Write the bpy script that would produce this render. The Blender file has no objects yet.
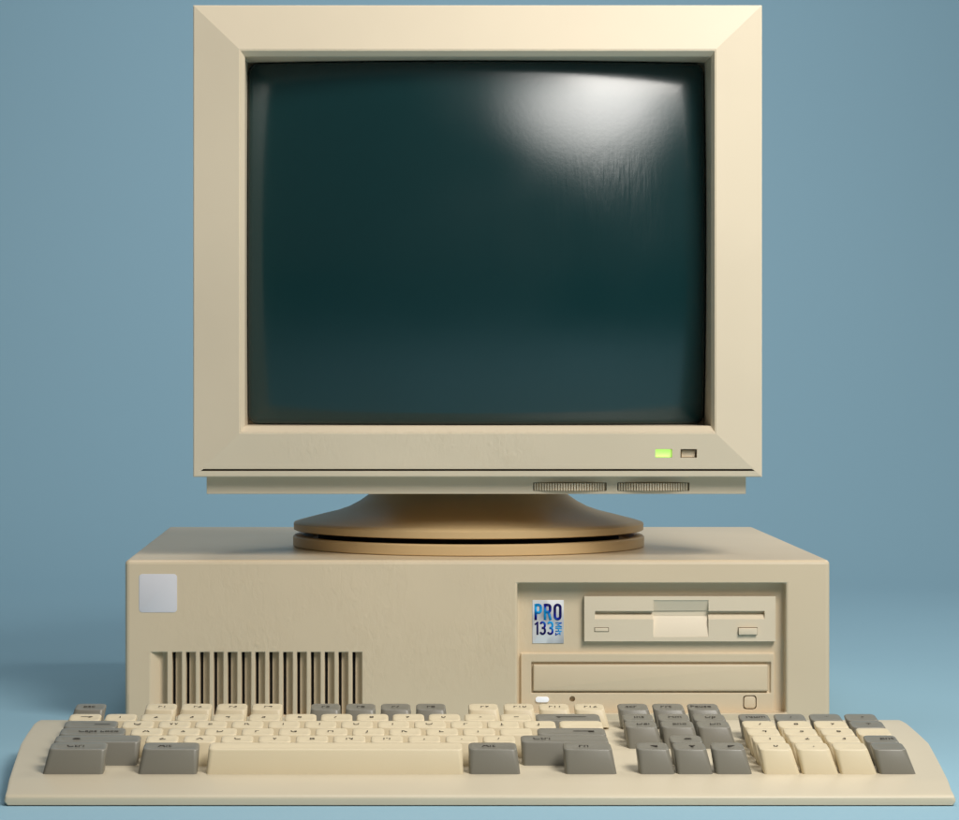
import bpy, bmesh, math, random
from mathutils import Vector, Matrix
random.seed(7)
scene = bpy.context.scene
COL = scene.collection

# ------------------------------------------------------------------ camera
CX, CY, CZ = -0.0581, -1.787, 0.2140      # metres; case front stands on y = 0, table on z = 0
F = 3000.0                                # focal length in photo pixels (photo 959 wide)
VX, VY = 380.0, 365.0                     # principal point of the (cropped) photo
cam = bpy.data.cameras.new('camera')
cam.sensor_width = 36.0
cam.sensor_fit = 'HORIZONTAL'
cam.lens = 36.0 * F / 959.0
cam.shift_x = (479.5 - VX) / 959.0
cam.shift_y = -(410.0 - VY) / 959.0
cam.clip_start = 0.01
cam.clip_end = 100
camo = bpy.data.objects.new('camera', cam)
camo.location = (CX, CY, CZ)
camo.rotation_euler = (math.radians(90), 0, 0)
COL.objects.link(camo)
scene.camera = camo

# ------------------------------------------------------------------ world and lamps
w = bpy.data.worlds.new('World')
scene.world = w
w.use_nodes = True
bg = w.node_tree.nodes['Background']
bg.inputs['Color'].default_value = (1.0, 0.95, 0.88, 1)
bg.inputs['Strength'].default_value = 0.08

def area_lamp(name, loc, target, sx, sy, watts, color):
    l = bpy.data.lights.new(name, 'AREA')
    l.shape = 'RECTANGLE'
    l.size = sx
    l.size_y = sy
    l.energy = watts
    l.color = color
    o = bpy.data.objects.new(name, l)
    o.location = loc
    o.rotation_euler = (Vector(target) - Vector(loc)).to_track_quat('-Z', 'Y').to_euler()
    COL.objects.link(o)
    return o

# steep key light from the upper right, a weaker softbox nearer the camera (the one mirrored in the tube),
# an overhead bank for the upward faces and one lamp washing the paper behind
key_lamp = area_lamp('key_lamp', (0.50, -0.85, 1.02), (0.0, 0.05, 0.22), 0.46, 0.40, 12.6, (1.0, 0.955, 0.89))
soft_lamp = area_lamp('softbox_lamp', (0.42, -1.12, 0.735), (0.05, 0.02, 0.33), 0.68, 0.34, 5.4, (1.0, 0.97, 0.93))
side_lamp = area_lamp('rim_lamp', (0.95, 0.35, 1.05), (0.1, 0.05, 0.08), 0.4, 0.4, 4.0, (1.0, 0.975, 0.94))
top_lamp = area_lamp('overhead_lamp', (-0.14, 0.26, 1.50), (-0.05, 0.12, 0.0), 0.6, 0.5, 5.4, (0.99, 0.99, 1.0))
wall_lamp = area_lamp('backdrop_lamp', (0.05, 0.85, 1.70), (0.05, 1.9, 0.45), 0.9, 0.35, 4.3, (0.97, 0.985, 1.0))
wall_lamp.data.spread = math.radians(120)

def shade_softbox(l):
    """emission shaped for the glare on the tube: bright upper edge, half-round fade below"""
    l.use_nodes = True
    nt = l.node_tree; N, L = nt.nodes, nt.links
    em = N['Emission']
    g = N.new('ShaderNodeNewGeometry')
    mp = N.new('ShaderNodeVectorMath'); mp.operation = 'SUBTRACT'; mp.inputs[1].default_value = (0.5, 1.0, 0.0)
    L.new(g.outputs['Parametric'], mp.inputs[0])
    sc = N.new('ShaderNodeVectorMath'); sc.operation = 'MULTIPLY'; sc.inputs[1].default_value = (2.0, 1.0, 0.0)
    L.new(mp.outputs['Vector'], sc.inputs[0])
    ln = N.new('ShaderNodeVectorMath'); ln.operation = 'LENGTH'
    L.new(sc.outputs['Vector'], ln.inputs[0])
    mr = N.new('ShaderNodeMapRange'); mr.interpolation_type = 'SMOOTHSTEP'
    mr.inputs['From Min'].default_value = 0.30; mr.inputs['From Max'].default_value = 1.0
    mr.inputs['To Min'].default_value = 2.3; mr.inputs['To Max'].default_value = 0.0
    L.new(ln.outputs['Value'], mr.inputs['Value'])
    L.new(mr.outputs['Result'], em.inputs['Strength'])
shade_softbox(soft_lamp.data)

scene.view_settings.view_transform = 'Standard'
scene.view_settings.look = 'None'
scene.view_settings.exposure = 0.0
scene.view_settings.gamma = 1.0
scene.render.engine = 'CYCLES'
scene.cycles.max_bounces = 8
scene.cycles.diffuse_bounces = 5

# ------------------------------------------------------------------ materials
def lin(c):
    return tuple(((v / 255.0) / 12.92 if v / 255.0 <= 0.04045 else ((v / 255.0 + 0.055) / 1.055) ** 2.4) for v in c)

def plastic(name, rgb, rough=0.45, grain=0.06, wear=0.0, tint=None, spec=0.4, sss=0.0, wear_scale=9.0, wear_at=None):
    """moulded plastic: fine grain bump, faint blotches of yellowing, patches of scuffing and small dents"""
    m = bpy.data.materials.new(name)
    m.use_nodes = True
    nt = m.node_tree
    N, L = nt.nodes, nt.links
    b = N['Principled BSDF']
    tc = N.new('ShaderNodeTexCoord')
    n1 = N.new('ShaderNodeTexNoise'); n1.inputs['Scale'].default_value = 6.0; n1.inputs['Detail'].default_value = 4
    L.new(tc.outputs['Object'], n1.inputs['Vector'])
    mx = N.new('ShaderNodeMix'); mx.data_type = 'RGBA'
    c = lin(rgb)
    t = lin(tint) if tint else tuple(v * 0.93 for v in c)
    mx.inputs['A'].default_value = (*c, 1)
    mx.inputs['B'].default_value = (*t, 1)
    mr = N.new('ShaderNodeMapRange'); mr.inputs['From Min'].default_value = 0.40; mr.inputs['From Max'].default_value = 0.65
    L.new(n1.outputs['Fac'], mr.inputs['Value'])
    L.new(mr.outputs['Result'], mx.inputs['Factor'])
    L.new(mx.outputs['Result'], b.inputs['Base Color'])
    b.inputs['Roughness'].default_value = rough
    b.inputs['Specular IOR Level'].default_value = spec
    if sss:
        b.inputs['Subsurface Weight'].default_value = sss
        b.inputs['Subsurface Radius'].default_value = (1.0, 0.55, 0.25)
        b.inputs['Subsurface Scale'].default_value = 0.004
    g = N.new('ShaderNodeTexNoise'); g.inputs['Scale'].default_value = 900.0; g.inputs['Detail'].default_value = 2
    L.new(tc.outputs['Object'], g.inputs['Vector'])
    bp = N.new('ShaderNodeBump'); bp.inputs['Strength'].default_value = grain; bp.inputs['Distance'].default_value = 0.0004
    L.new(g.outputs['Fac'], bp.inputs['Height'])
    last = bp
    if wear > 0:
        # patches where the surface is scuffed
        pn = N.new('ShaderNodeTexNoise'); pn.inputs['Scale'].default_value = wear_scale; pn.inputs['Detail'].default_value = 3
        L.new(tc.outputs['Object'], pn.inputs['Vector'])
        pr = N.new('ShaderNodeMapRange'); pr.inputs['From Min'].default_value = 0.38; pr.inputs['From Max'].default_value = 0.62
        L.new(pn.outputs['Fac'], pr.inputs['Value'])
        if wear_at:
            # the scuffs sit in one area of the panel
            va = N.new('ShaderNodeVectorMath'); va.operation = 'SUBTRACT'; va.inputs[1].default_value = (wear_at[0], 0, wear_at[1])
            L.new(tc.outputs['Object'], va.inputs[0])
            vb = N.new('ShaderNodeVectorMath'); vb.operation = 'MULTIPLY'; vb.inputs[1].default_value = (1 / wear_at[2], 0, 1 / wear_at[3])
            L.new(va.outputs['Vector'], vb.inputs[0])
            vl = N.new('ShaderNodeVectorMath'); vl.operation = 'LENGTH'
            L.new(vb.outputs['Vector'], vl.inputs[0])
            vm = N.new('ShaderNodeMapRange'); vm.interpolation_type = 'SMOOTHSTEP'
            vm.inputs['From Min'].default_value = 0.45; vm.inputs['From Max'].default_value = 1.0
            vm.inputs['To Min'].default_value = 1.0; vm.inputs['To Max'].default_value = 0.0
            L.new(vl.outputs['Value'], vm.inputs['Value'])
            pm = N.new('ShaderNodeMath'); pm.operation = 'MULTIPLY'
            L.new(pr.outputs['Result'], pm.inputs[0]); L.new(vm.outputs['Result'], pm.inputs[1])
            pr = pm
        PR = pr.outputs[0]
        mp = N.new('ShaderNodeMapping'); mp.inputs['Scale'].default_value = (1.0, 1.0, 0.45)
        L.new(tc.outputs['Object'], mp.inputs['Vector'])
        sn = N.new('ShaderNodeTexNoise'); sn.inputs['Scale'].default_value = 340.0; sn.inputs['Detail'].default_value = 5
        sn.inputs['Distortion'].default_value = 0.6
        L.new(mp.outputs['Vector'], sn.inputs['Vector'])
        vo = N.new('ShaderNodeTexVoronoi'); vo.inputs['Scale'].default_value = 95.0
        L.new(tc.outputs['Object'], vo.inputs['Vector'])
        vr = N.new('ShaderNodeMapRange'); vr.inputs['From Min'].default_value = 0.0; vr.inputs['From Max'].default_value = 0.16
        vr.inputs['To Min'].default_value = 0.45; vr.inputs['To Max'].default_value = 0.0
        L.new(vo.outputs['Distance'], vr.inputs['Value'])
        ad = N.new('ShaderNodeMath'); ad.operation = 'ADD'
        L.new(sn.outputs['Fac'], ad.inputs[0]); L.new(vr.outputs['Result'], ad.inputs[1])
        mu = N.new('ShaderNodeMath'); mu.operation = 'MULTIPLY'
        L.new(ad.outputs[0], mu.inputs[0]); L.new(PR, mu.inputs[1])
        b2 = N.new('ShaderNodeBump'); b2.inputs['Strength'].default_value = wear; b2.inputs['Distance'].default_value = 0.0006
        L.new(mu.outputs[0], b2.inputs['Height']); L.new(bp.outputs['Normal'], b2.inputs['Normal'])
        last = b2
        # the scuffed patches are a shade dirtier, in thin vertical streaks
        dm = N.new('ShaderNodeMapRange'); dm.inputs['From Min'].default_value = 0.42; dm.inputs['From Max'].default_value = 0.72
        L.new(sn.outputs['Fac'], dm.inputs['Value'])
        dk = N.new('ShaderNodeMath'); dk.operation = 'MULTIPLY'
        L.new(dm.outputs['Result'], dk.inputs[0]); L.new(PR, dk.inputs[1])
        mc = N.new('ShaderNodeMix'); mc.data_type = 'RGBA'
        L.new(mx.outputs['Result'], mc.inputs['A'])
        mc.inputs['B'].default_value = (c[0] * 0.93, c[1] * 0.92, c[2] * 0.90, 1)
        L.new(dk.outputs[0], mc.inputs['Factor'])
        L.new(mc.outputs['Result'], b.inputs['Base Color'])
        rr_ = N.new('ShaderNodeMapRange'); rr_.inputs['To Min'].default_value = rough; rr_.inputs['To Max'].default_value = max(0.2, rough - 0.08)
        L.new(PR, rr_.inputs['Value'])
        L.new(rr_.outputs['Result'], b.inputs['Roughness'])
    L.new(last.outputs['Normal'], b.inputs['Normal'])
    return m

def plain(name, rgb, rough=0.5, metallic=0.0, emit=0.0, spec=0.5):
    m = bpy.data.materials.new(name)
    m.use_nodes = True
    b = m.node_tree.nodes['Principled BSDF']
    b.inputs['Base Color'].default_value = (*lin(rgb), 1)
    b.inputs['Roughness'].default_value = rough
    b.inputs['Metallic'].default_value = metallic
    b.inputs['Specular IOR Level'].default_value = spec
    if emit:
        b.inputs['Emission Color'].default_value = (*lin(rgb), 1)
        b.inputs['Emission Strength'].default_value = emit
    return m

CREAM = (222, 204, 174)
M_case = plastic('case_plastic', CREAM, 0.40, 0.05, wear=0.7, wear_scale=16.0, wear_at=(-0.070, 0.058, 0.150, 0.062))
M_mon = plastic('monitor_plastic', (227, 212, 186), 0.40, 0.04, wear=0.7, wear_scale=22.0, wear_at=(-0.025, 0.067, 0.120, 0.018))
M_ped = plastic('pedestal_plastic', (208, 181, 136), 0.42, 0.03)
M_kb = plastic('keyboard_plastic', (211, 200, 175), 0.40, 0.04)
M_key = plastic('cream_key_plastic', (220, 206, 174), 0.40, 0.05)
M_keyg = plastic('grey_key_plastic', (127, 124, 113), 0.36, 0.05, spec=0.5)
M_drive = plastic('drive_plastic', (230, 215, 189), 0.40, 0.03)
M_sticker = plastic('sticker_paper', (220, 219, 224), 0.8, 0.02, spec=0.15)
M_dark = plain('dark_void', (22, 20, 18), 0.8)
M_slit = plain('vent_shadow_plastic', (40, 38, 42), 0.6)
M_ink = plain('legend_ink', (56, 49, 40), 0.6)
M_green = plain('green_lens', (196, 255, 132), 0.35, emit=0.7)
M_white = plain('white_lens', (236, 238, 242), 0.25, emit=0.25)

def mat_backdrop():
    m = bpy.data.materials.new('blue_backdrop')
    m.use_nodes = True
    nt = m.node_tree; N, L = nt.nodes, nt.links
    b = N['Principled BSDF']
    tc = N.new('ShaderNodeTexCoord')
    n = N.new('ShaderNodeTexNoise'); n.inputs['Scale'].default_value = 1.3; n.inputs['Detail'].default_value = 3
    L.new(tc.outputs['Object'], n.inputs['Vector'])
    mx = N.new('ShaderNodeMix'); mx.data_type = 'RGBA'
    mx.inputs['A'].default_value = (0.275, 0.460, 0.565, 1)
    mx.inputs['B'].default_value = (0.285, 0.473, 0.577, 1)
    L.new(n.outputs['Fac'], mx.inputs['Factor'])
    L.new(mx.outputs['Result'], b.inputs['Base Color'])
    b.inputs['Roughness'].default_value = 0.62
    b.inputs['Specular IOR Level'].default_value = 0.3
    g = N.new('ShaderNodeTexNoise'); g.inputs['Scale'].default_value = 400; g.inputs['Detail'].default_value = 3
    L.new(tc.outputs['Object'], g.inputs['Vector'])
    bp = N.new('ShaderNodeBump'); bp.inputs['Strength'].default_value = 0.05; bp.inputs['Distance'].default_value = 0.0004
    L.new(g.outputs['Fac'], bp.inputs['Height'])
    L.new(bp.outputs['Normal'], b.inputs['Normal'])
    return m
M_back = mat_backdrop()

def mat_glass():
    """dark coated picture tube: smudges, fine vertical wipe marks, grain"""
    m = bpy.data.materials.new('tube_glass')
    m.use_nodes = True
    nt = m.node_tree; N, L = nt.nodes, nt.links
    b = N['Principled BSDF']
    b.inputs['Base Color'].default_value = (0.0045, 0.029, 0.032, 1)
    b.inputs['Specular IOR Level'].default_value = 0.62
    tc = N.new('ShaderNodeTexCoord')
    # wipe streaks in patches
    mp = N.new('ShaderNodeMapping'); mp.inputs['Rotation'].default_value = (0, math.radians(14), 0)
    mp.inputs['Scale'].default_value = (1.0, 1.0, 0.10)
    L.new(tc.outputs['Object'], mp.inputs['Vector'])
    st = N.new('ShaderNodeTexNoise'); st.inputs['Scale'].default_value = 380; st.inputs['Detail'].default_value = 3
    L.new(mp.outputs['Vector'], st.inputs['Vector'])
    pn = N.new('ShaderNodeTexNoise'); pn.inputs['Scale'].default_value = 11; pn.inputs['Detail'].default_value = 2
    L.new(tc.outputs['Object'], pn.inputs['Vector'])
    pr = N.new('ShaderNodeMapRange'); pr.inputs['From Min'].default_value = 0.36; pr.inputs['From Max'].default_value = 0.58
    L.new(pn.outputs['Fac'], pr.inputs['Value'])
    mu = N.new('ShaderNodeMath'); mu.operation = 'MULTIPLY'
    # the wiped area lies right of the middle, below the upper edge
    va = N.new('ShaderNodeVectorMath'); va.operation = 'SUBTRACT'; va.inputs[1].default_value = (0.084, 0, 0.186)
    L.new(tc.outputs['Object'], va.inputs[0])
    vb = N.new('ShaderNodeVectorMath'); vb.operation = 'MULTIPLY'; vb.inputs[1].default_value = (1 / 0.062, 0, 1 / 0.078)
    L.new(va.outputs['Vector'], vb.inputs[0])
    vl = N.new('ShaderNodeVectorMath'); vl.operation = 'LENGTH'
    L.new(vb.outputs['Vector'], vl.inputs[0])
    vm = N.new('ShaderNodeMapRange'); vm.interpolation_type = 'SMOOTHSTEP'
    vm.inputs['From Min'].default_value = 0.4; vm.inputs['From Max'].default_value = 1.0
    vm.inputs['To Min'].default_value = 1.0; vm.inputs['To Max'].default_value = 0.0
    L.new(vl.outputs['Value'], vm.inputs['Value'])
    pm = N.new('ShaderNodeMath'); pm.operation = 'MULTIPLY'
    L.new(pr.outputs['Result'], pm.inputs[0]); L.new(vm.outputs['Result'], pm.inputs[1])
    L.new(st.outputs['Fac'], mu.inputs[0]); L.new(pm.outputs[0], mu.inputs[1])
    gr = N.new('ShaderNodeTexNoise'); gr.inputs['Scale'].default_value = 420; gr.inputs['Detail'].default_value = 4
    L.new(tc.outputs['Object'], gr.inputs['Vector'])
    b1 = N.new('ShaderNodeBump'); b1.inputs['Strength'].default_value = 0.035; b1.inputs['Distance'].default_value = 0.0004
    L.new(gr.outputs['Fac'], b1.inputs['Height'])
    b2 = N.new('ShaderNodeBump'); b2.inputs['Strength'].default_value = 0.42; b2.inputs['Distance'].default_value = 0.0006
    L.new(mu.outputs[0], b2.inputs['Height']); L.new(b1.outputs['Normal'], b2.inputs['Normal'])
    L.new(b2.outputs['Normal'], b.inputs['Normal'])
    rr_ = N.new('ShaderNodeMapRange'); rr_.inputs['To Min'].default_value = 0.14; rr_.inputs['To Max'].default_value = 0.20
    L.new(pr.outputs['Result'], rr_.inputs['Value'])
    L.new(rr_.outputs['Result'], b.inputs['Roughness'])
    return m
M_glass = mat_glass()

def mat_foil():
    m = bpy.data.materials.new('silver_foil')
    m.use_nodes = True
    nt = m.node_tree; N, L = nt.nodes, nt.links
    b = N['Principled BSDF']
    tc = N.new('ShaderNodeTexCoord')
    mp = N.new('ShaderNodeMapping'); mp.inputs['Scale'].default_value = (1.0, 1.0, 0.6); mp.inputs['Rotation'].default_value = (0, 0.5, 0)
    L.new(tc.outputs['Object'], mp.inputs['Vector'])
    n = N.new('ShaderNodeTexNoise'); n.inputs['Scale'].default_value = 75; n.inputs['Detail'].default_value = 1.5
    L.new(mp.outputs['Vector'], n.inputs['Vector'])
    r = N.new('ShaderNodeValToRGB')
    r.color_ramp.elements[0].position = 0.40; r.color_ramp.elements[0].color = (0.38, 0.39, 0.42, 1)
    r.color_ramp.elements[1].position = 0.60; r.color_ramp.elements[1].color = (0.86, 0.87, 0.89, 1)
    L.new(n.outputs['Fac'], r.inputs['Fac'])
    L.new(r.outputs['Color'], b.inputs['Base Color'])
    b.inputs['Metallic'].default_value = 0.35
    b.inputs['Roughness'].default_value = 0.35
    return m
M_foil = mat_foil()

def mat_print(z0, z1):
    """iridescent blue print, its hue running across the letters"""
    m = bpy.data.materials.new('blue_foil_print')
    m.use_nodes = True
    nt = m.node_tree; N, L = nt.nodes, nt.links
    b = N['Principled BSDF']
    tc = N.new('ShaderNodeTexCoord')
    w_ = N.new('ShaderNodeTexWave'); w_.wave_type = 'BANDS'; w_.bands_direction = 'DIAGONAL'
    w_.inputs['Scale'].default_value = 24; w_.inputs['Distortion'].default_value = 1.2
    L.new(tc.outputs['Object'], w_.inputs['Vector'])
    r = N.new('ShaderNodeValToRGB')
    r.color_ramp.elements[0].position = 0.25; r.color_ramp.elements[0].color = (0.006, 0.004, 0.10, 1)
    r.color_ramp.elements[1].position = 0.98; r.color_ramp.elements[1].color = (0.01, 0.36, 0.80, 1)
    e = r.color_ramp.elements.new(0.6); e.color = (0.004, 0.012, 0.36, 1)
    L.new(w_.outputs['Fac'], r.inputs['Fac'])
    L.new(r.outputs['Color'], b.inputs['Base Color'])
    b.inputs['Roughness'].default_value = 0.4
    b.inputs['Specular IOR Level'].default_value = 0.2
    return m

# ------------------------------------------------------------------ helpers
def X(px, D): return CX + (px - VX) * D / F          # size of the thing at its own real distance D
def Z(py, D): return CZ - (py - VY) * D / F
def Y(D): return CY + D

def tag(o, label=None, cat=None, group=None, kind=None):
    if label: o['label'] = label
    if cat: o['category'] = cat
    if group: o['group'] = group
    if kind: o['kind'] = kind
    return o

def thing(name, loc, label, cat):
    o = bpy.data.objects.new(name, None)
    o.location = loc
    o.empty_display_size = 0.02
    COL.objects.link(o)
    return tag(o, label, cat)

def link(name, me, mat, parent=None, sharp=32):
    if mat and not me.materials: me.materials.append(mat)
    for p in me.polygons: p.use_smooth = True
    me.set_sharp_from_angle(angle=math.radians(sharp))
    o = bpy.data.objects.new(name, me)
    COL.objects.link(o)
    if parent:
        o.parent = parent
        pw = Vector(parent.location)
        q = parent.parent
        while q: pw = pw + Vector(q.location); q = q.parent
        # meshes are modelled in world space: move the vertices into the parent's frame
        me.transform(Matrix.Translation(-pw))
    return o

def from_bm(name, bm, mat, parent=None, sharp=32):
    bmesh.ops.recalc_face_normals(bm, faces=bm.faces)
    me = bpy.data.meshes.new(name)
    bm.to_mesh(me); bm.free()
    return link(name, me, mat, parent, sharp)

def add_box(bm, x0, x1, y0, y1, z0, z1, bev=0.0):
    r = bmesh.ops.create_cube(bm, size=1)
    vs = r['verts']
    for v in vs:
        v.co = Vector((x0 + (v.co.x + .5) * (x1 - x0), y0 + (v.co.y + .5) * (y1 - y0), z0 + (v.co.z + .5) * (z1 - z0)))
    if bev:
        es = list({e for v in vs for e in v.link_edges})
        bmesh.ops.bevel(bm, geom=es, offset=bev, segments=2, affect='EDGES', profile=0.5)

def bake(o):
    """turn the modifiers of o into plain mesh"""
    dg = bpy.context.evaluated_depsgraph_get()
    dg.update()
    me = bpy.data.meshes.new_from_object(o.evaluated_get(dg))
    o.modifiers.clear()
    old = o.data
    o.data = me
    bpy.data.meshes.remove(old)
    return o

def carve(o, bm, sharp=32):
    """cut real recesses with a solid"""
    bmesh.ops.recalc_face_normals(bm, faces=bm.faces)
    me = bpy.data.meshes.new('cut'); bm.to_mesh(me); bm.free()
    c = bpy.data.objects.new('cut', me); COL.objects.link(c)
    md = o.modifiers.new('b', 'BOOLEAN'); md.operation = 'DIFFERENCE'; md.object = c; md.solver = 'EXACT'
    # modelled before parenting, so both are in world space
    bake(o)
    bpy.data.objects.remove(c)
    for p in o.data.polygons: p.use_smooth = True
    o.data.set_sharp_from_angle(angle=math.radians(sharp))

def adopt(o, parent):
    pw = Vector(parent.location); q = parent.parent
    while q: pw = pw + Vector(q.location); q = q.parent
    o.parent = parent
    o.data.transform(Matrix.Translation(-pw))
    return o

def rr(x0, x1, z0, z1, r, n=5):
    """rounded rectangle outline, counter-clockwise"""
    pts = []
    r = min(r, (x1 - x0) / 2 * .999, (z1 - z0) / 2 * .999)
    for cx, cz, a0 in ((x1 - r, z0 + r, -90), (x1 - r, z1 - r, 0), (x0 + r, z1 - r, 90), (x0 + r, z0 + r, 180)):
        for i in range(n + 1):
            a = math.radians(a0 + 90 * i / n)
            pts.append((cx + r * math.cos(a), cz + r * math.sin(a)))
    return pts

def loft(bm, rings, cap0=True, cap1=True):
    vr = [[bm.verts.new(p) for p in ring] for ring in rings]
    for a, b in zip(vr, vr[1:]):
        n = len(a)
        for i in range(n):
            j = (i + 1) % n
            bm.faces.new((a[i], a[j], b[j], b[i]))
    if cap0: bm.faces.new(list(reversed(vr[0])))
    if cap1: bm.faces.new(vr[-1])

def slab(name, x0, x1, z0, z1, yf, yb, mat, parent, r=0.0008, bev=0.0004, n=4, sharp=40):
    """plate facing the viewer with rounded corners and a softened front edge"""
    bm = bmesh.new()
    R = lambda i, y: [(x, y, z) for x, z in rr(x0 + i, x1 - i, z0 + i, z1 - i, max(r - i, 0.0001), n)]
    loft(bm, [R(0, yb), R(0, yf + bev), R(bev * .3, yf + bev * .3), R(bev, yf)])
    return from_bm(name, bm, mat, parent, sharp)

def flatten(o, area=2e-5):
    for p in o.data.polygons:
        if p.area > area: p.use_smooth = False

def lathe(name, cx, cy, prof, mat, parent, n=128, sharp=35):
    bm = bmesh.new()
    rings = [[(cx + r * math.cos(2 * math.pi * i / n), cy + r * math.sin(2 * math.pi * i / n), z) for i in range(n)] for r, z in prof]
    loft(bm, rings)
    return from_bm(name, bm, mat, parent, sharp)

def relief(xs, zs, fn, y0, yback, outer=None):
    """front face made of rectangular cells, each at its own depth (number, or 4 corner depths bl, br, tr, tl), with real walls between"""
    bm = bmesh.new()
    cache = {}
    def V(x, y, z):
        k = (round(x, 6), round(y, 6), round(z, 6))
        if k not in cache: cache[k] = bm.verts.new((x, y, z))
        return cache[k]
    def face(*vs):
        u = []
        for v in vs:
            if v not in u: u.append(v)
        if len(u) >= 3:
            try: bm.faces.new(u)
            except ValueError: pass
    nx, nz = len(xs) - 1, len(zs) - 1
    d = {}
    for i in range(nx):
        for j in range(nz):
            q = fn((xs[i] + xs[i + 1]) / 2, (zs[j] + zs[j + 1]) / 2)
            d[i, j] = q if isinstance(q, tuple) else (q,) * 4
            a = d[i, j]
            face(V(xs[i], y0 + a[0], zs[j]), V(xs[i + 1], y0 + a[1], zs[j]), V(xs[i + 1], y0 + a[2], zs[j + 1]), V(xs[i], y0 + a[3], zs[j + 1]))
    B = (yback - y0,) * 4
    for i in range(nx + 1):
        for j in range(nz):
            l = d.get((i - 1, j), B); r = d.get((i, j), B)
            x = xs[i]
            if abs(l[1] - r[0]) > 1e-7 or abs(l[2] - r[3]) > 1e-7:
                face(V(x, y0 + l[1], zs[j]), V(x, y0 + r[0], zs[j]), V(x, y0 + r[3], zs[j + 1]), V(x, y0 + l[2], zs[j + 1]))
    for i in range(nx):
        for j in range(nz + 1):
            a = d.get((i, j - 1), B); b = d.get((i, j), B)
            z = zs[j]
            if abs(a[3] - b[0]) > 1e-7 or abs(a[2] - b[1]) > 1e-7:
                face(V(xs[i], y0 + a[3], z), V(xs[i + 1], y0 + a[2], z), V(xs[i + 1], y0 + b[1], z), V(xs[i], y0 + b[0], z))
    for i in range(nx):
        for j in range(nz):
            face(V(xs[i], yback, zs[j]), V(xs[i], yback, zs[j + 1]), V(xs[i + 1], yback, zs[j + 1]), V(xs[i + 1], yback, zs[j]))
    bmesh.ops.recalc_face_normals(bm, faces=bm.faces)
    bmesh.ops.dissolve_limit(bm, angle_limit=math.radians(0.5), verts=bm.verts, edges=bm.edges)
    return bm

def text_mesh(s, size):
    cu = bpy.data.curves.new('t', 'FONT')
    cu.body = s
    cu.size = size
    cu.align_x = 'CENTER'; cu.align_y = 'CENTER'
    cu.extrude = 0.00005
    cu.resolution_u = 2
    o = bpy.data.objects.new('t', cu); COL.objects.link(o)
    dg = bpy.context.evaluated_depsgraph_get(); dg.update()
    me = bpy.data.meshes.new_from_object(o.evaluated_get(dg))
    bpy.data.objects.remove(o); bpy.data.curves.remove(cu)
    return me

# ------------------------------------------------------------------ the sweep of blue paper: floor, curve, wall
def backdrop():
    bm = bmesh.new()
    prof = [(-9, 0), (-5, 0), (-2.5, 0), (0, 0), (0.9, 0)]
    R = 0.8; yc = 1.1
    for i in range(0, 25):
        a = math.pi / 2 * i / 24
        prof.append((yc + R * math.sin(a), R - R * math.cos(a)))
    prof += [(yc + R, 2.2), (yc + R, 4.5)]
    rows = []
    for y, z in prof:
        rows.append([bm.verts.new((x, y, z)) for x in (-7, -3, 0, 3, 7)])
    for a, b in zip(rows, rows[1:]):
        for i in range(4): bm.faces.new((a[i], a[i + 1], b[i + 1], b[i]))
    o = from_bm('backdrop', bm, M_back)
    tag(o, kind='structure')
backdrop()

# ------------------------------------------------------------------ desktop computer case
DC = 1.787
case = thing('desktop_computer', (X(477.5, DC), 0.18, 0.0), 'beige flat desktop computer case with a blue speed badge, under the monitor', 'computer')

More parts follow.
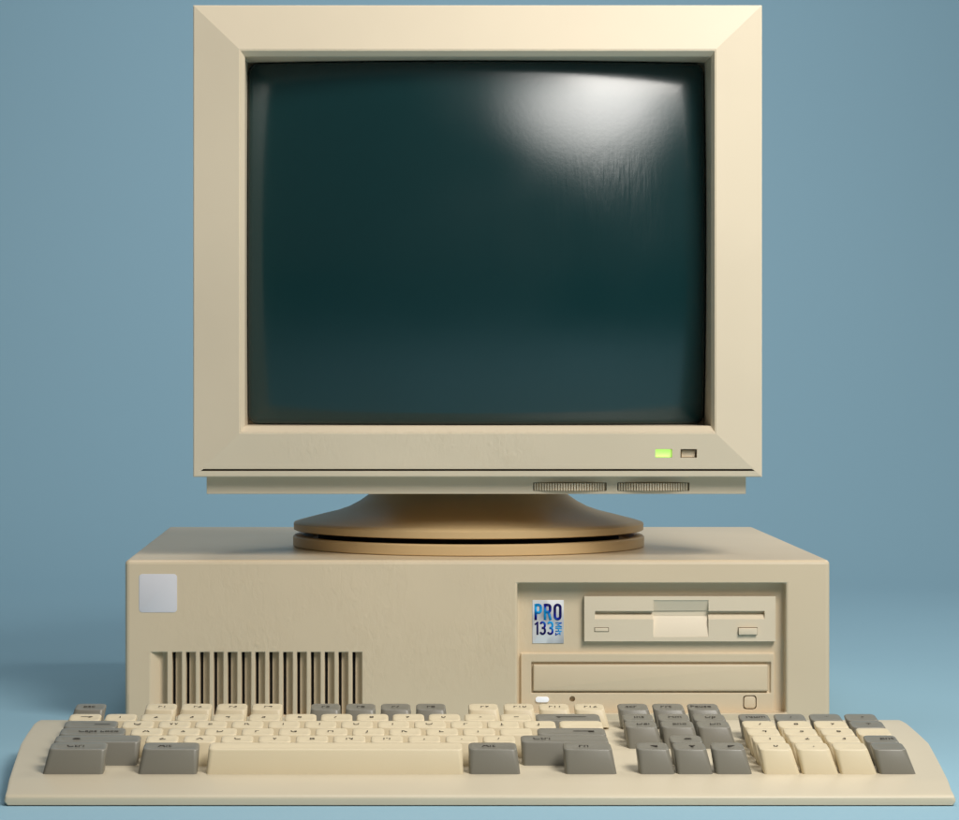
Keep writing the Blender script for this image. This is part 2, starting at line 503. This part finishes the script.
def build_case():
    y0, yb = 0.0, 0.366
    x0, x1 = X(125, DC), X(830, DC)
    ztop = Z(560, DC)
    px = lambda p: X(p, DC)
    pz = lambda p: Z(p, DC)
    vx0, vx1, vz0, vz1 = px(162), px(361.5), pz(717), pz(652.3)
    slots = [(px(172.0 + 13.87 * k), px(181.6 + 13.87 * k)) for k in range(14)]
    rx0, rx1, rz0, rz1 = px(517.5), px(786), pz(713.5), pz(583)
    sx0, sx1, sz1 = px(521.5), px(776), pz(655)       # lower bay block, a little proud of the recess
    bx0, bx1, bz0, bz1 = px(532), px(772.5), pz(694.5), pz(663.5)
    xs = sorted(set([x0, x1, vx0, px(150), px(167.2), rx0, rx1, sx0, sx1, bx0, bx1] + [v for s in slots for v in s] + [px(588), px(773), px(590), px(771)]))
    zs = sorted(set([0.0, ztop, vz0, vz1, rz0, rz1, sz1, bz0, bz1, pz(600), pz(640)]))
    DR, DS = 0.0105, 0.0080
    def fn(x, z):
        if vz0 < z < vz1:
            if px(150) < x < vx0: return (0.0, 0.0060, 0.0060, 0.0)
            if vx0 <= x < px(167.2): return 0.0060
            for a, b in slots:
                if a < x < b: return 0.0060
        if rx0 < x < rx1 and rz0 < z < rz1:
            if bx0 < x < bx1 and bz0 < z < bz1: return 0.0102
            if sx0 < x < sx1 and z < sz1: return DS
            return DR
        return 0.0
    bm = relief(xs, zs, fn, y0, yb)
    wl = bm.edges.layers.float.new('bevel_weight_edge')
    for e in bm.edges:
        a, b = e.verts[0].co, e.verts[1].co
        m = (a + b) / 2
        if len(e.link_faces) != 2 or e.calc_face_angle(0) < 0.3: continue
        onx = abs(m.x - x0) < 1e-5 or abs(m.x - x1) < 1e-5
        onz = abs(m.z - ztop) < 1e-5 or abs(m.z) < 1e-5
        ony = abs(m.y - y0) < 1e-5 or abs(m.y - yb) < 1e-5
        if onx + onz + ony >= 2 and not (ony and not (onx or onz)): e[wl] = 1.0
        elif abs(m.x - rx1) < 1e-5 or abs(m.x - rx0) < 1e-5: e[wl] = 0.55
        else: e[wl] = 0.22
    body = from_bm('case_body', bm, M_case)
    md = body.modifiers.new('bev', 'BEVEL'); md.limit_method = 'WEIGHT'; md.width = 0.0026; md.segments = 3
    md.use_clamp_overlap = True
    bake(body)
    for p in body.data.polygons: p.use_smooth = True
    body.data.set_sharp_from_angle(angle=math.radians(38))
    # black slit along the left of every vent slot, a hole in the slot floor
    bm = bmesh.new()
    for a, b in slots:
        add_box(bm, a + 0.00012, a + 0.00185, 0.004, 0.03, vz0 + 0.0004, vz1 - 0.0004)
    carve(body, bm, 38)
    # rounded holes for lamp and button
    bm = bmesh.new()
    loft(bm, [[(x, y, z) for x, z in rr(px(744.7), px(758.3), pz(711), pz(697), 0.0019)] for y in (0.002, 0.0125)])
    cy_ = [[(px(573.2) + 0.0017 * math.cos(t * math.pi / 12), y, pz(700.6) + 0.0017 * math.sin(t * math.pi / 12)) for t in range(24)] for y in (0.002, 0.0118)]
    loft(bm, cy_)
    carve(body, bm, 38)
    flatten(body)
    adopt(body, case)
    # added dark sheet in the slits: shade of the deep openings as colour
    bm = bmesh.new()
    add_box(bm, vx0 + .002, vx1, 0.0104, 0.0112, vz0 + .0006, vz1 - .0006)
    from_bm('vent_dark_sheet', bm, M_slit, case)
    # covers of the lower bay
    slab('bay_cover', px(533.7), px(769.8), pz(692.6), pz(665.8), 0.0070, 0.0101, M_case, case, r=0.0006, bev=0.0012)
    slab('power_button', px(745.7), px(757.3), pz(710), pz(698), 0.0078, 0.0124, M_case, case, r=0.0017, bev=0.0004)
    slab('indicator_light', px(536), px(549.8), pz(704.0), pz(698.3), 0.0068, 0.0084, M_white, case, r=0.0017, bev=0.0005)
    tag(case.children[-1], 'white oval indicator lamp')
    slab('sticker', px(139), px(177), pz(612.5), pz(574), -0.00022, 0.0002, M_sticker, case, r=0.0020, bev=0.0001)
    # floppy drive ------------------------------------------------
    fx0, fx1, fz0, fz1 = px(585), px(777), pz(642.5), pz(597.2)
    yf = 0.0062
    A, B_, C_, E_ = px(595.8), px(766), px(654.4), px(709.6)
    zt, zb = pz(612), pz(620.2)
    zm = pz(615.6)
    ct, cb = pz(601.2), pz(637.8)
    xs = sorted([fx0, fx1, A, B_, C_, E_])
    zs = sorted([fz0, fz1, zt, zb, zm, ct, cb])
    def g(x, z):
        if C_ < x < E_:
            if zt < z < ct: return (0.0030, 0.0030, 0.0004, 0.0004)
            if cb < z < zb: return (0.0002, 0.0002, 0.0030, 0.0030)
            if zb < z < zm: return (0.0030, 0.0030, 0.0044, 0.0044)
            if zm < z < zt: return 0.0048
        if A < x < B_:
            if zb < z < zm: return (0.0, 0.0, 0.0026, 0.0026)
            if zm < z < zt: return 0.0042
        return 0.0
    bm = relief(xs, zs, g, yf, 0.0100)
    drv = from_bm('floppy_drive', bm, M_drive, case, 20)
    md = drv.modifiers.new('bev', 'BEVEL'); md.limit_method = 'ANGLE'; md.angle_limit = math.radians(50); md.width = 0.00025; md.segments = 2
    slab('activity_light', px(595.6), px(609), pz(632.4), pz(629), yf - 0.0004, yf + .001, M_drive, drv, r=0.0003, bev=0.0002)
    bm = bmesh.new(); add_box(bm, px(595.0), px(609.6), yf - 0.0001, yf + 0.001, pz(633.0), pz(628.4)); from_bm('light_surround', bm, M_ink2, drv)
    bm = bmesh.new(); add_box(bm, px(739.0), px(758.8), yf - 0.0001, yf + 0.001, pz(635.9), pz(628.3)); from_bm('button_surround', bm, M_ink2, drv)
    slab('eject_button', px(739.6), px(758.2), pz(635.4), pz(629), yf - 0.0022, yf + .001, M_drive, drv, r=0.0003, bev=0.0003)
    # badge --------------------------------------------------------
    yr = DR
    badge = slab('badge', px(533.2), px(564.8), pz(645), pz(601.5), yr - 0.0005, yr + 0.0003, M_foil, case, r=0.0002, bev=0.0001)
    tag(badge, 'silver speed badge lettered PRO 133 MHz')
    s = DC / F
    def stroke(bm, pts, wd, y):
        """flat ribbon following pts (px units, y down), mitred"""
        P = [Vector((a, b)) for a, b in pts]
        closed = (P[0] - P[-1]).length < 1e-6
        if closed: P = P[:-1]
        n = len(P); Lf = []; Rt = []
        for i in range(n):
            if closed: a, b = P[i - 1], P[(i + 1) % n]
            else: a, b = P[max(i - 1, 0)], P[min(i + 1, n - 1)]
            t0 = (P[i] - a); t1 = (b - P[i])
            if t0.length < 1e-9: t0 = t1
            if t1.length < 1e-9: t1 = t0
            t0.normalize(); t1.normalize()
            nrm = Vector((-(t0 + t1).y, (t0 + t1).x))
            nrm.normalize()
            c = max(0.5, nrm.dot(Vector((-t0.y, t0.x))))
            Lf.append(P[i] + nrm * wd / 2 / c); Rt.append(P[i] - nrm * wd / 2 / c)
        v = lambda p: bm.verts.new((px(p.x), y, pz(p.y)))
        l = [v(p) for p in Lf]; r = [v(p) for p in Rt]
        m = n if closed else n - 1
        for i in range(m):
            j = (i + 1) % n
            bm.faces.new((l[i], l[j], r[j], r[i]))
    def arc(cx, cy, rx, ry, a0, a1, n=8):
        return [(cx + rx * math.cos(math.radians(a0 + (a1 - a0) * i / n)), cy + ry * math.sin(math.radians(a0 + (a1 - a0) * i / n))) for i in range(n + 1)]
    bm = bmesh.new(); wd = 2.6
    yy = yr - 0.00062
    def yk(k): return yy - 0.00001 * k
    # P
    stroke(bm, [(536.6, 621.6), (536.6, 605.2)], wd, yk(0))
    stroke(bm, [(536.6, 606.3), (539.4, 606.3)] + arc(539.4, 608.7, 2.3, 2.4, -90, 0, 5) + arc(539.4, 611.6, 2.3, 2.4, 0, 90, 5) + [(536.6, 614.0)], wd, yk(1))
    # R
    stroke(bm, [(546.0, 621.6), (546.0, 605.2)], wd, yk(0))
    stroke(bm, [(546.0, 606.3), (548.8, 606.3)] + arc(548.8, 608.6, 2.3, 2.3, -90, 0, 5) + arc(548.8, 611.2, 2.3, 2.3, 0, 90, 5) + [(546.0, 613.5)], wd, yk(1))
    stroke(bm, [(549.3, 613.0), (551.6, 621.6)], wd, yk(2))
    # O
    stroke(bm, arc(558.6, 609.1, 2.75, 2.9, 180, 360, 10) + arc(558.6, 617.6, 2.75, 2.9, 0, 180, 10) + [(555.85, 609.1)], wd, yk(0))
    # 1
    stroke(bm, [(538.3, 636.4), (538.3, 623.2)], 2.0, yk(0))
    stroke(bm, [(535.6, 626.3), (538.4, 623.9)], 1.6, yk(1))
    # 3 3
    for cx in (543.6, 551.2):
        stroke(bm, arc(cx, 626.2, 2.2, 2.5, -165, 0, 9) + arc(cx, 627.4, 2.2, 2.1, 0, 80, 5) + [(cx - 0.9, 629.5)], 2.1, yk(0))
        stroke(bm, [(cx - 0.9, 629.6)] + arc(cx, 631.7, 2.3, 2.1, -80, 0, 5) + arc(cx, 632.9, 2.3, 2.6, 0, 165, 9), 2.1, yk(1))
    # MHz, turned on its side, reading upwards from z to M down
    w1 = 1.05
    stroke(bm, [(556.4, 624.4), (562.8, 624.4)], w1, yk(0)); stroke(bm, [(556.4, 628.4), (562.8, 628.4)], w1, yk(0))
    stroke(bm, [(562.6, 624.5), (558.6, 626.4), (562.6, 628.3)], w1, yk(1))
    stroke(bm, [(556.4, 630.0), (562.8, 630.0)], w1, yk(0)); stroke(bm, [(556.4, 632.8), (562.8, 632.8)], w1, yk(0)); stroke(bm, [(559.6, 630), (559.6, 632.8)], w1, yk(1))
    stroke(bm, [(556.8, 634.2), (556.8, 636.6), (561.0, 634.2), (561.0, 636.6)], w1, yk(0))
    me_o = from_bm('lettering', bm, mat_print(0, 0), badge)
    me_o.modifiers.new('s', 'SOLIDIFY').thickness = 0.0001

M_ink2 = plain('recess_line', (120, 106, 84), 0.6)
build_case()

# ------------------------------------------------------------------ monitor
DM = 1.788
DB = 1.930                       # distance of the pedestal's axis
mon = thing('crt_monitor', (X(468.3, DB), Y(DB), Z(560, DC)), 'cream cathode ray monitor with a dark green screen, standing on the desktop case', 'monitor')

def build_monitor():
    Df = DM + 0.0052              # outer rim lies a little further back than the ridge round the screen
    def ring(l, r, t, b, D, y=None):
        x0, x1, z1, z0 = X(l, D), X(r, D), Z(t, D), Z(b, D)
        yy = Y(D) if y is None else y
        return [(x0, yy, z0), (x1, yy, z0), (x1, yy, z1), (x0, yy, z1)]
    O = ring(193.2, 762, 5, 477, Df)
    def back(y): return [(p[0], y, p[2]) for p in O]
    inner = ring(245, 710.9, 56.6, 425.8, DM + 0.005)
    bm = bmesh.new()
    hole_back = [(p[0], Y(DM + 0.046), p[2]) for p in inner]
    loft(bm, [back(Y(Df) + 0.05), O, ring(240.1, 715.2, 49.9, 432.8, DM), inner, hole_back], cap0=False, cap1=False)
    # floor of the recess, behind the tube, closed all round
    bm.faces.new([bm.verts.new(p) for p in [(q[0], Y(DM + 0.046), q[2]) for q in inner]])
    bm.faces.new([bm.verts.new(p) for p in back(Y(Df) + 0.05)])
    bmesh.ops.remove_doubles(bm, verts=bm.verts, dist=1e-6)
    bmesh.ops.bevel(bm, geom=[e for e in bm.edges if len(e.link_faces) == 2 and e.calc_face_angle(0) > 0.12 and e.calc_length() > 0.1], offset=0.0005, segments=2, affect='EDGES')
    bez = from_bm('bezel', bm, M_mon, None, 12)
    px = lambda p: X(p, DM + .005); pz = lambda p: Z(p, DM + .005)
    bm = bmesh.new()
    y0 = Y(DM)
    # groove under the controls
    gx0, gx1 = px(200.6), px(754.8)
    loft(bm, [[(gx0, y, pz(471.0)), (gx1, y, pz(471.0)), (gx1 - .0018, y, pz(468.9)), (gx0 + .0018, y, pz(468.9))] for y in (y0 - .01, y0 + 0.0135)])
    carve(bez, bm, 12)
    bm = bmesh.new()
    add_box(bm, px(655), px(671.8), y0 - .01, y0 + 0.0095, pz(457.4), pz(449))
    add_box(bm, px(680), px(696.6), y0 - .01, y0 + 0.0095, pz(457.6), pz(449))
    carve(bez, bm, 12)
    flatten(bez)
    adopt(bez, mon)
    slab('power_light', px(655.8), px(671.0), pz(457.0), pz(449.7), y0 + 0.0052, y0 + 0.011, M_green, mon, r=0.0002, bev=0.0003)
    tag(mon.children[-1], 'lit green power light')
    slab('power_button', px(681.6), px(695.0), pz(457.2), pz(450.6), y0 + 0.0058, y0 + 0.011, M_mon, mon, r=0.0002, bev=0.0003)
    # picture tube: rounded, bulging glass
    xc, zc = (X(245, DM + .005) + X(710.9, DM + .005)) / 2, (Z(56.6, DM + .005) + Z(425.8, DM + .005)) / 2
    hx, hz = (inner[1][0] - inner[0][0]) / 2 - 0.0004, (inner[2][2] - inner[0][2]) / 2 - 0.0004
    ybk = Y(DM + 0.0455)
    R = 0.56
    rimd = 0.0058
    bm = bmesh.new()
    yd = Y(DM) + 0.0125          # front of the bulge
    def sag(x, z): return R - math.sqrt(R * R - x * x * 0.85 - z * z * 0.95)
    NU, rings = 11, []
    def rrn(i, r):
        pts = rr(-hx + i, hx - i, -hz + i, hz - i, r, 8)
        out = []
        for k, p in enumerate(pts):
            q = pts[(k + 1) % len(pts)]
            m = 24 if (k + 1) % 9 == 0 else 1      # the long sides follow the bulge
            for t in range(m): out.append((p[0] + (q[0] - p[0]) * t / m, p[1] + (q[1] - p[1]) * t / m))
        return out
    edge = [(0.0, 0.0040), (0.0002, 0.0024), (0.0006, 0.0014), (0.0014, 0.0006), (0.0024, 0.0002), (0.0036, 0.0)]
    rings.append([(xc + x, ybk, zc + z) for x, z in rrn(0.0, 0.0058)])
    for i, dd in edge:
        rings.append([(xc + x, yd + sag(x, z) + dd, zc + z) for x, z in rrn(i, max(0.0058 - i * 0.3, 0.004))])
    base = rrn(0.0036, 0.005)
    for k in range(1, 24):
        f = 1 - k / 24.0
        rings.append([(xc + x * f, yd + sag(x * f, z * f), zc + z * f) for x, z in base])
    loft(bm, rings)
    from_bm('screen', bm, M_glass, mon, 60)
    # chin with the two thumb wheels
    D2 = DM + 0.0165
    cx0, cx1, cz0, cz1 = X(206.6, D2), X(746, D2), Z(494, D2), Z(470, D2)
    bm = bmesh.new()
    add_box(bm, cx0, cx1, Y(D2), Y(D2) + 0.06, cz0, cz1, 0.0004)
    chin = from_bm('control_panel', bm, M_mon, None, 30)
    bm = bmesh.new()
    ds = [(533.2, 606.6), (617.4, 689.4)]
    for a, b in ds:
        add_box(bm, X(a, D2), X(b, D2), Y(D2) - .01, Y(D2) + 0.016, Z(491.0, D2), Z(482.6, D2))
    carve(chin, bm, 30)
    flatten(chin)
    adopt(chin, mon)
    for a, b in ds:
        xa, xb = X(a, D2), X(b, D2)
        half = (xb - xa) / 2 - 0.0006
        prot = 0.0036
        Rw = (half * half + prot * prot) / (2 * prot)
        xm = (xa + xb) / 2; yc = Y(D2) - prot + Rw
        amax = math.asin(min(1, half / Rw)) * 0.995
        n = 27 * 6
        out = []
        for i in range(n + 1):
            t = -amax + 2 * amax * i / n
            ph = (i % 6) / 6.0
            rr_ = Rw - (0.0019 if ph > 0.55 else 0.0)
            out.append((xm + rr_ * math.sin(t), yc - rr_ * math.cos(t)))
        out.append((xm + half, Y(D2) + 0.012)); out.append((xm - half, Y(D2) + 0.012))
        z0, z1 = Z(490.5, D2), Z(483.2, D2)
        bm = bmesh.new()
        loft(bm, [[(x, y, z) for x, y in out] for z in (z0, z1)])
        from_bm('thumb_wheel', bm, M_mon, mon, 25)
    # housing behind the bezel, tapering to the back of the tube
    bm = bmesh.new()
    ox0, ox1, oz0, oz1 = O[0][0], O[1][0], O[0][2], O[2][2]
    secs = [(Y(Df) + 0.0502, 0.004, 0.004, 0.004), (Y(Df) + 0.062, 0.008, 0.010, 0.006), (Y(Df) + 0.10, 0.022, 0.034, 0.018), (Y(Df) + 0.14, 0.052, 0.062, 0.045),
            (Y(Df) + 0.24, 0.085, 0.085, 0.075), (Y(Df) + 0.33, 0.105, 0.110, 0.095), (Y(Df) + 0.335, 0.110, 0.115, 0.100)]
    loft(bm, [[(x, y, z) for x, z in rr(ox0 + i, ox1 - i, oz0 + b, oz1 - t, 0.012, 5)] for y, i, t, b in secs])
    from_bm('housing', bm, M_mon, mon)
    # foot: ring on the case, then the turntable flaring up into the neck
    cx, cy = X(468.3, DB), Y(DB)
    s = DB / F
    zt = Z(560, DC)
    zl0, zl1 = zt + 0.0002, Z(534.4, DB)
    lathe('base_ring', cx, cy, [(175.2 * s - .0006, zl0), (175.2 * s, zl0 + .0005), (175.2 * s, zl1 - .0009), (175.2 * s - .0009, zl1), (165 * s, zl1), (164 * s, zl1 - .003)], M_ped, mon)
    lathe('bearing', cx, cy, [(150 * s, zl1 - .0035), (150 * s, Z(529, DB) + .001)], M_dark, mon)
    zu = lambda p: Z(p, DB)
    prof = [(150 * s, zu(529.3)), (173.0 * s, zu(529.3)), (174.4 * s, zu(528.6)), (174.6 * s, zu(522.6)), (173.6 * s, zu(521.4)), (167 * s, zu(519.4)), (156 * s, zu(516.6)),
            (145 * s, zu(513.8)), (131 * s, zu(510.4)), (119 * s, zu(506.2)), (108.5 * s, zu(500.6)), (101 * s, zu(495.4)), (95 * s, zu(490)), (90 * s, zu(484)), (87 * s, zu(476))]
    prof = prof + [(84 * s, zu(440)), (60 * s, zu(330))]
    o = lathe('pedestal', cx, cy, prof, M_ped, mon)
build_monitor()

# ------------------------------------------------------------------ keyboard
kb = thing('keyboard', (X(479.5, 1.455), Y(1.54), 0.0), 'cream keyboard with grey and cream keys, lying in front of the desktop case', 'keyboard')
ROWS = {  # distance of the front edge of the key tops, photo height of that edge, photo height of the key's foot
    'F': (1.6090, 709.7, 733.5), 'N': (1.5815, 720.2, 744.0), 'Q': (1.5610, 727.2, 751.5),
    'A': (1.5405, 734.6, 759.6), 'Z': (1.5200, 742.0, 767.4), 'C': (1.4995, 749.4, 775.6)}
G = 0.0016

def deck_z(D):
    return 0.0091 + 0.0800 * (D - 1.4895)

def build_body():
    # cross sections from front to back: distance, left, right, height of the top
    secs = [
        (1.4548, -0.1812, 0.2780, 0.0034), (1.4549, -0.1818, 0.2788, 0.0040), (1.4553, -0.1822, 0.2792, 0.0046), (1.4563, -0.1824, 0.2794, 0.0051), (1.4578, -0.1826, 0.2796, 0.0054),
        (1.4700, -0.1832, 0.2803, 0.0067), (1.4800, -0.1839, 0.2813, 0.0079), (1.4865, -0.1844, 0.2820, 0.00870), (1.4885, -0.1846, 0.2822, 0.00880),
        (1.5200, -0.1863, 0.2848, deck_z(1.52) - 0.0003), (1.5500, -0.1878, 0.2870, deck_z(1.55) - 0.0003), (1.5760, -0.1890, 0.2888, deck_z(1.576) - 0.0003),
        (1.6000, -0.1886, 0.2876, deck_z(1.600)), (1.6260, -0.1880, 0.2862, deck_z(1.626)), (1.6340, -0.1868, 0.2850, deck_z(1.634) - 0.0001), (1.6375, -0.1850, 0.2832, deck_z(1.6375) - 0.0010)]
    rings = []
    for D, l, r, h in secs:
        l += CX; r += CX
        y = Y(D)
        e = min(0.0022, h * 0.45)
        rings.append([(l + 0.0012, y, 0.0005), (l, y, min(0.002, h * .5)), (l, y, h - e), (l + e * .30, y, h - e * .30), (l + e, y, h),
                      (r - e, y, h), (r - e * .30, y, h - e * .30), (r, y, h - e), (r, y, min(0.002, h * .5)), (r - 0.0012, y, 0.0005)])
    bm = bmesh.new()
    loft(bm, rings)
    from_bm('keyboard_body', bm, M_kb, kb, 40)
build_body()

def build_key(kind, row, l, r, mat, legend=None, lx=0.5, size=0.0052, ly=0.55):
    D, yt, yb = ROWS[row]
    zt = Z(yt, D); zb = Z(yb, D - G)
    if row == 'F': zb = deck_z(D - G) + 0.0010
    x0, x1 = X(l, D), X(r, D)
    depth = 0.0135; rise = 0.0017
    xc = (x0 + x1) / 2
    sp = 0.0165 * (xc - CX)                       # foot of the key set a little further out than its top
    fl = 0.0008
    def quad(t):
        """x0,x1,yf,yb,zf,zb of the cap at height t (0 foot, 1 top)"""
        a = 1 - t
        return (x0 + (sp - fl) * a, x1 + (sp + fl) * a, Y(D) - G * a, Y(D) + depth * t + 0.0098 * a, zb + (zt - zb) * t, zb + (zt + rise - zb) * t)
    def ring(t, ins, rad, drop=0.0):
        a0, a1, yf, yk, zf, zk = quad(t)
        a0 += ins; a1 -= ins; yf += ins; yk -= ins
        pts = rr(a0, a1, yf, yk, rad, 4)
        return [(x, y, zf + (zk - zf) * (y - yf) / (yk - yf) - drop) for x, y in pts]
    bm = bmesh.new()
    loft(bm, [ring(0, 0.0003, 0.0016), ring(0.02, 0, 0.0018), ring(0.94, 0.0, 0.0026), ring(0.98, 0.00022, 0.0026), ring(1.0, 0.0007, 0.0024), ring(1.0, 0.0022, 0.002, 0.00012), ring(1.0, 0.0042, 0.0016, 0.00022)])
    k = from_bm(kind, bm, mat, kb, 50)
    if legend:
        if isinstance(legend, str):
            me = text_mesh(legend, size)
        else:
            b2 = bmesh.new()
            for poly in legend:
                vs = [b2.verts.new((a * size, b * size, 0.00003)) for a, b in poly]
                b2.faces.new(vs)
            me = bpy.data.meshes.new('t'); b2.to_mesh(me); b2.free()
        if not me.polygons: return k
        ang = math.atan2(rise, depth)
        T = Matrix.Translation((x0 + (x1 - x0) * lx, Y(D) + depth * ly, zt + rise * ly + 0.00002)) @ Matrix.Rotation(ang, 4, 'X')
        me.transform(T)
        me.materials.clear()
        o = link('legend', me, M_ink, k)
    return k

def arrow(direction, length=1.6):
    """bar with a triangular head, pointing +x, or -x"""
    s = 1 if direction == 'r' else -1
    h = length / 2
    return [[(-h * s, -.07), ((h - .4) * s, -.07), ((h - .4) * s, .07), (-h * s, .07)][::s], [((h - .45) * s, -.32), (h * s, 0), ((h - .45) * s, .32)][::s]]
def tri(deg):
    a = math.radians(deg)
    return [[(0.42 * math.cos(a + t), 0.42 * math.sin(a + t)) for t in (0, 2.1, 4.2)]]
ENTER = [[(-.9, -.07), (.7, -.07), (.7, .07), (-.9, .07)], [(.56, .07), (.70, .07), (.70, .45), (.56, .45)], [(.45, -.25), (.95, -.25), (.95, .25), (.45, .25)]]
TAB = [[(-1.4, .10), (-.2, .10), (-.2, .22), (-1.4, .22)], [(-.2, -.2), (1.4, -.2), (1.4, -.08), (-.2, -.08)]]

c, g = M_key, M_keyg
# function row
build_key('function_key', 'F', 74.5, 104.8, g, 'Esc', .45, .0050)
for i, l in enumerate((145.4, 180.8, 216.3, 251.6)): build_key('function_key', 'F', l, l + 30.6, c, 'F%d' % (i + 1), .53, .0050)
for i, l in enumerate((310.8, 346.0, 381.2, 416.4)): build_key('function_key', 'F', l, l + 29.3, g, 'F%d' % (i + 5), .5, .0050)
for i, l in enumerate((468.8, 504.2, 539.6, 575.0)): build_key('function_key', 'F', l, l + 29.6, c, 'F%d' % (i + 9), .55, .0050)
# digits
build_key('symbol_key', 'N', 68.2, 100.0, c, arrow('r', 1.3), .55, .0050)
for i, s in enumerate('1234567890'): build_key('number_key', 'N', 104.2 + 36.07 * i, 135.8 + 36.07 * i, c, s, .47, .0052)
for i, s in enumerate('-='): build_key('symbol_key', 'N', 464.9 + 36.07 * i, 495.6 + 36.07 * i, c, s, .52, .0052)
build_key('backspace_key', 'N', 536.4, 600.6, g, arrow('l', 3.2), .55, .0050)
# letters
build_key('tab_key', 'Q', 63.4, 116.8, g, TAB, .60, .0050)
for i, s in enumerate('QWERTYUIOP[]'): build_key('letter_key' if s.isalpha() else 'symbol_key', 'Q', 121.3 + 36.62 * i, 153.3 + 36.62 * i, c, s, .47, .0052)
build_key('blank_key', 'Q', 560.2, 603.2, c)
build_key('caps_lock_key', 'A', 59.1, 124.6, g, 'Caps Lock', .58, .0049)
for i, s in enumerate("ASDFGHJKL;'"): build_key('letter_key' if s.isalpha() else 'symbol_key', 'A', 130.0 + 37.03 * i, 162.3 + 37.03 * i, c, s, .47, .0052)
build_key('enter_key', 'A', 538.0, 606.2, g, ENTER, .68, .0058)
build_key('shift_key', 'Z', 54.0, 139.8, g, tri(90), .25, .0060)
for i, s in enumerate('ZXCVBNM,./'): build_key('letter_key' if s.isalpha() else 'symbol_key', 'Z', 145.3 + 37.56 * i, 177.8 + 37.56 * i, c, s, .50, .0054)
build_key('control_key', 'Z', 521.4, 608.6, g, 'Ctrl', .24, .0056)
build_key('control_key', 'C', 49.0, 106.4, g, 'Ctrl', .44, .0056)
build_key('alt_key', 'C', 142.8, 198.6, g, 'Alt', .38, .0056)
build_key('space_bar', 'C', 208.4, 462.6, c)
build_key('alt_key', 'C', 469.0, 517.0, g, 'Alt', .42, .0056)
build_key('fn_key', 'C', 563.8, 612.0, g, 'Fn', .43, .0056)
# navigation block
for (l, r), s in zip(((618.6, 648.6), (653.6, 684.2), (688.6, 719.2)), ('Scr', 'Prt', 'Pause')): build_key('navigation_key', 'F', l, r, g, s, .44, .0050)
for (l, r), s in zip(((623.4, 653.8), (658.9, 690), (694, 726)), ('Ins', 'Hm', 'Up')): build_key('navigation_key', 'N', l, r, g, s, .55, .0050)
for (l, r), s in zip(((625.8, 657.4), (661.8, 694.4), (698, 730.4)), ('Del', 'End', 'Dn')): build_key('navigation_key', 'Q', l, r, g, s, .58, .0050)
build_key('arrow_key', 'Z', 670.6, 702.8, g, tri(90), .58, .0060)
for (l, r), a in zip(((637, 669), (674, 706.6), (712, 745)), (180, 270, 0)): build_key('arrow_key', 'C', l, r, g, tri(a), .60, .0060)
# number pad
for (l, r), s in zip(((740.2, 770.6), (775.8, 806.5), (811.2, 842.7), (846.8, 878.3)), ('Num', '/', '*', '-')): build_key('number_pad_key', 'N', l, r, g, s, .56, .0052)
P7 = ((743.8, 776.2), (779.4, 812.4), (816, 849), (852, 885.4))
P4 = ((748.2, 780.6), (785.4, 818), (822.4, 855.2), (858.6, 892))
P1 = ((753.7, 786), (790.5, 823.4), (827.5, 861), (866, 899))
P0 = ((759.4, 792), (797, 830), (834.6, 868), (873.2, 906.2))
for P, row, leg in ((P7, 'Q', '789+'), (P4, 'A', '456'), (P1, 'Z', '123'), (P0, 'C', '0.')):
    for i, (l, r) in enumerate(P):
        s = leg[i] if i < len(leg) else None
        m = g if (i == 3 and row != 'A') else c
        if row == 'Z' and i == 3: build_key('number_pad_key', row, l, r, m, 'Ent', .70, .0056)
        else: build_key('number_pad_key', row, l, r, m, s, .56, .0054)
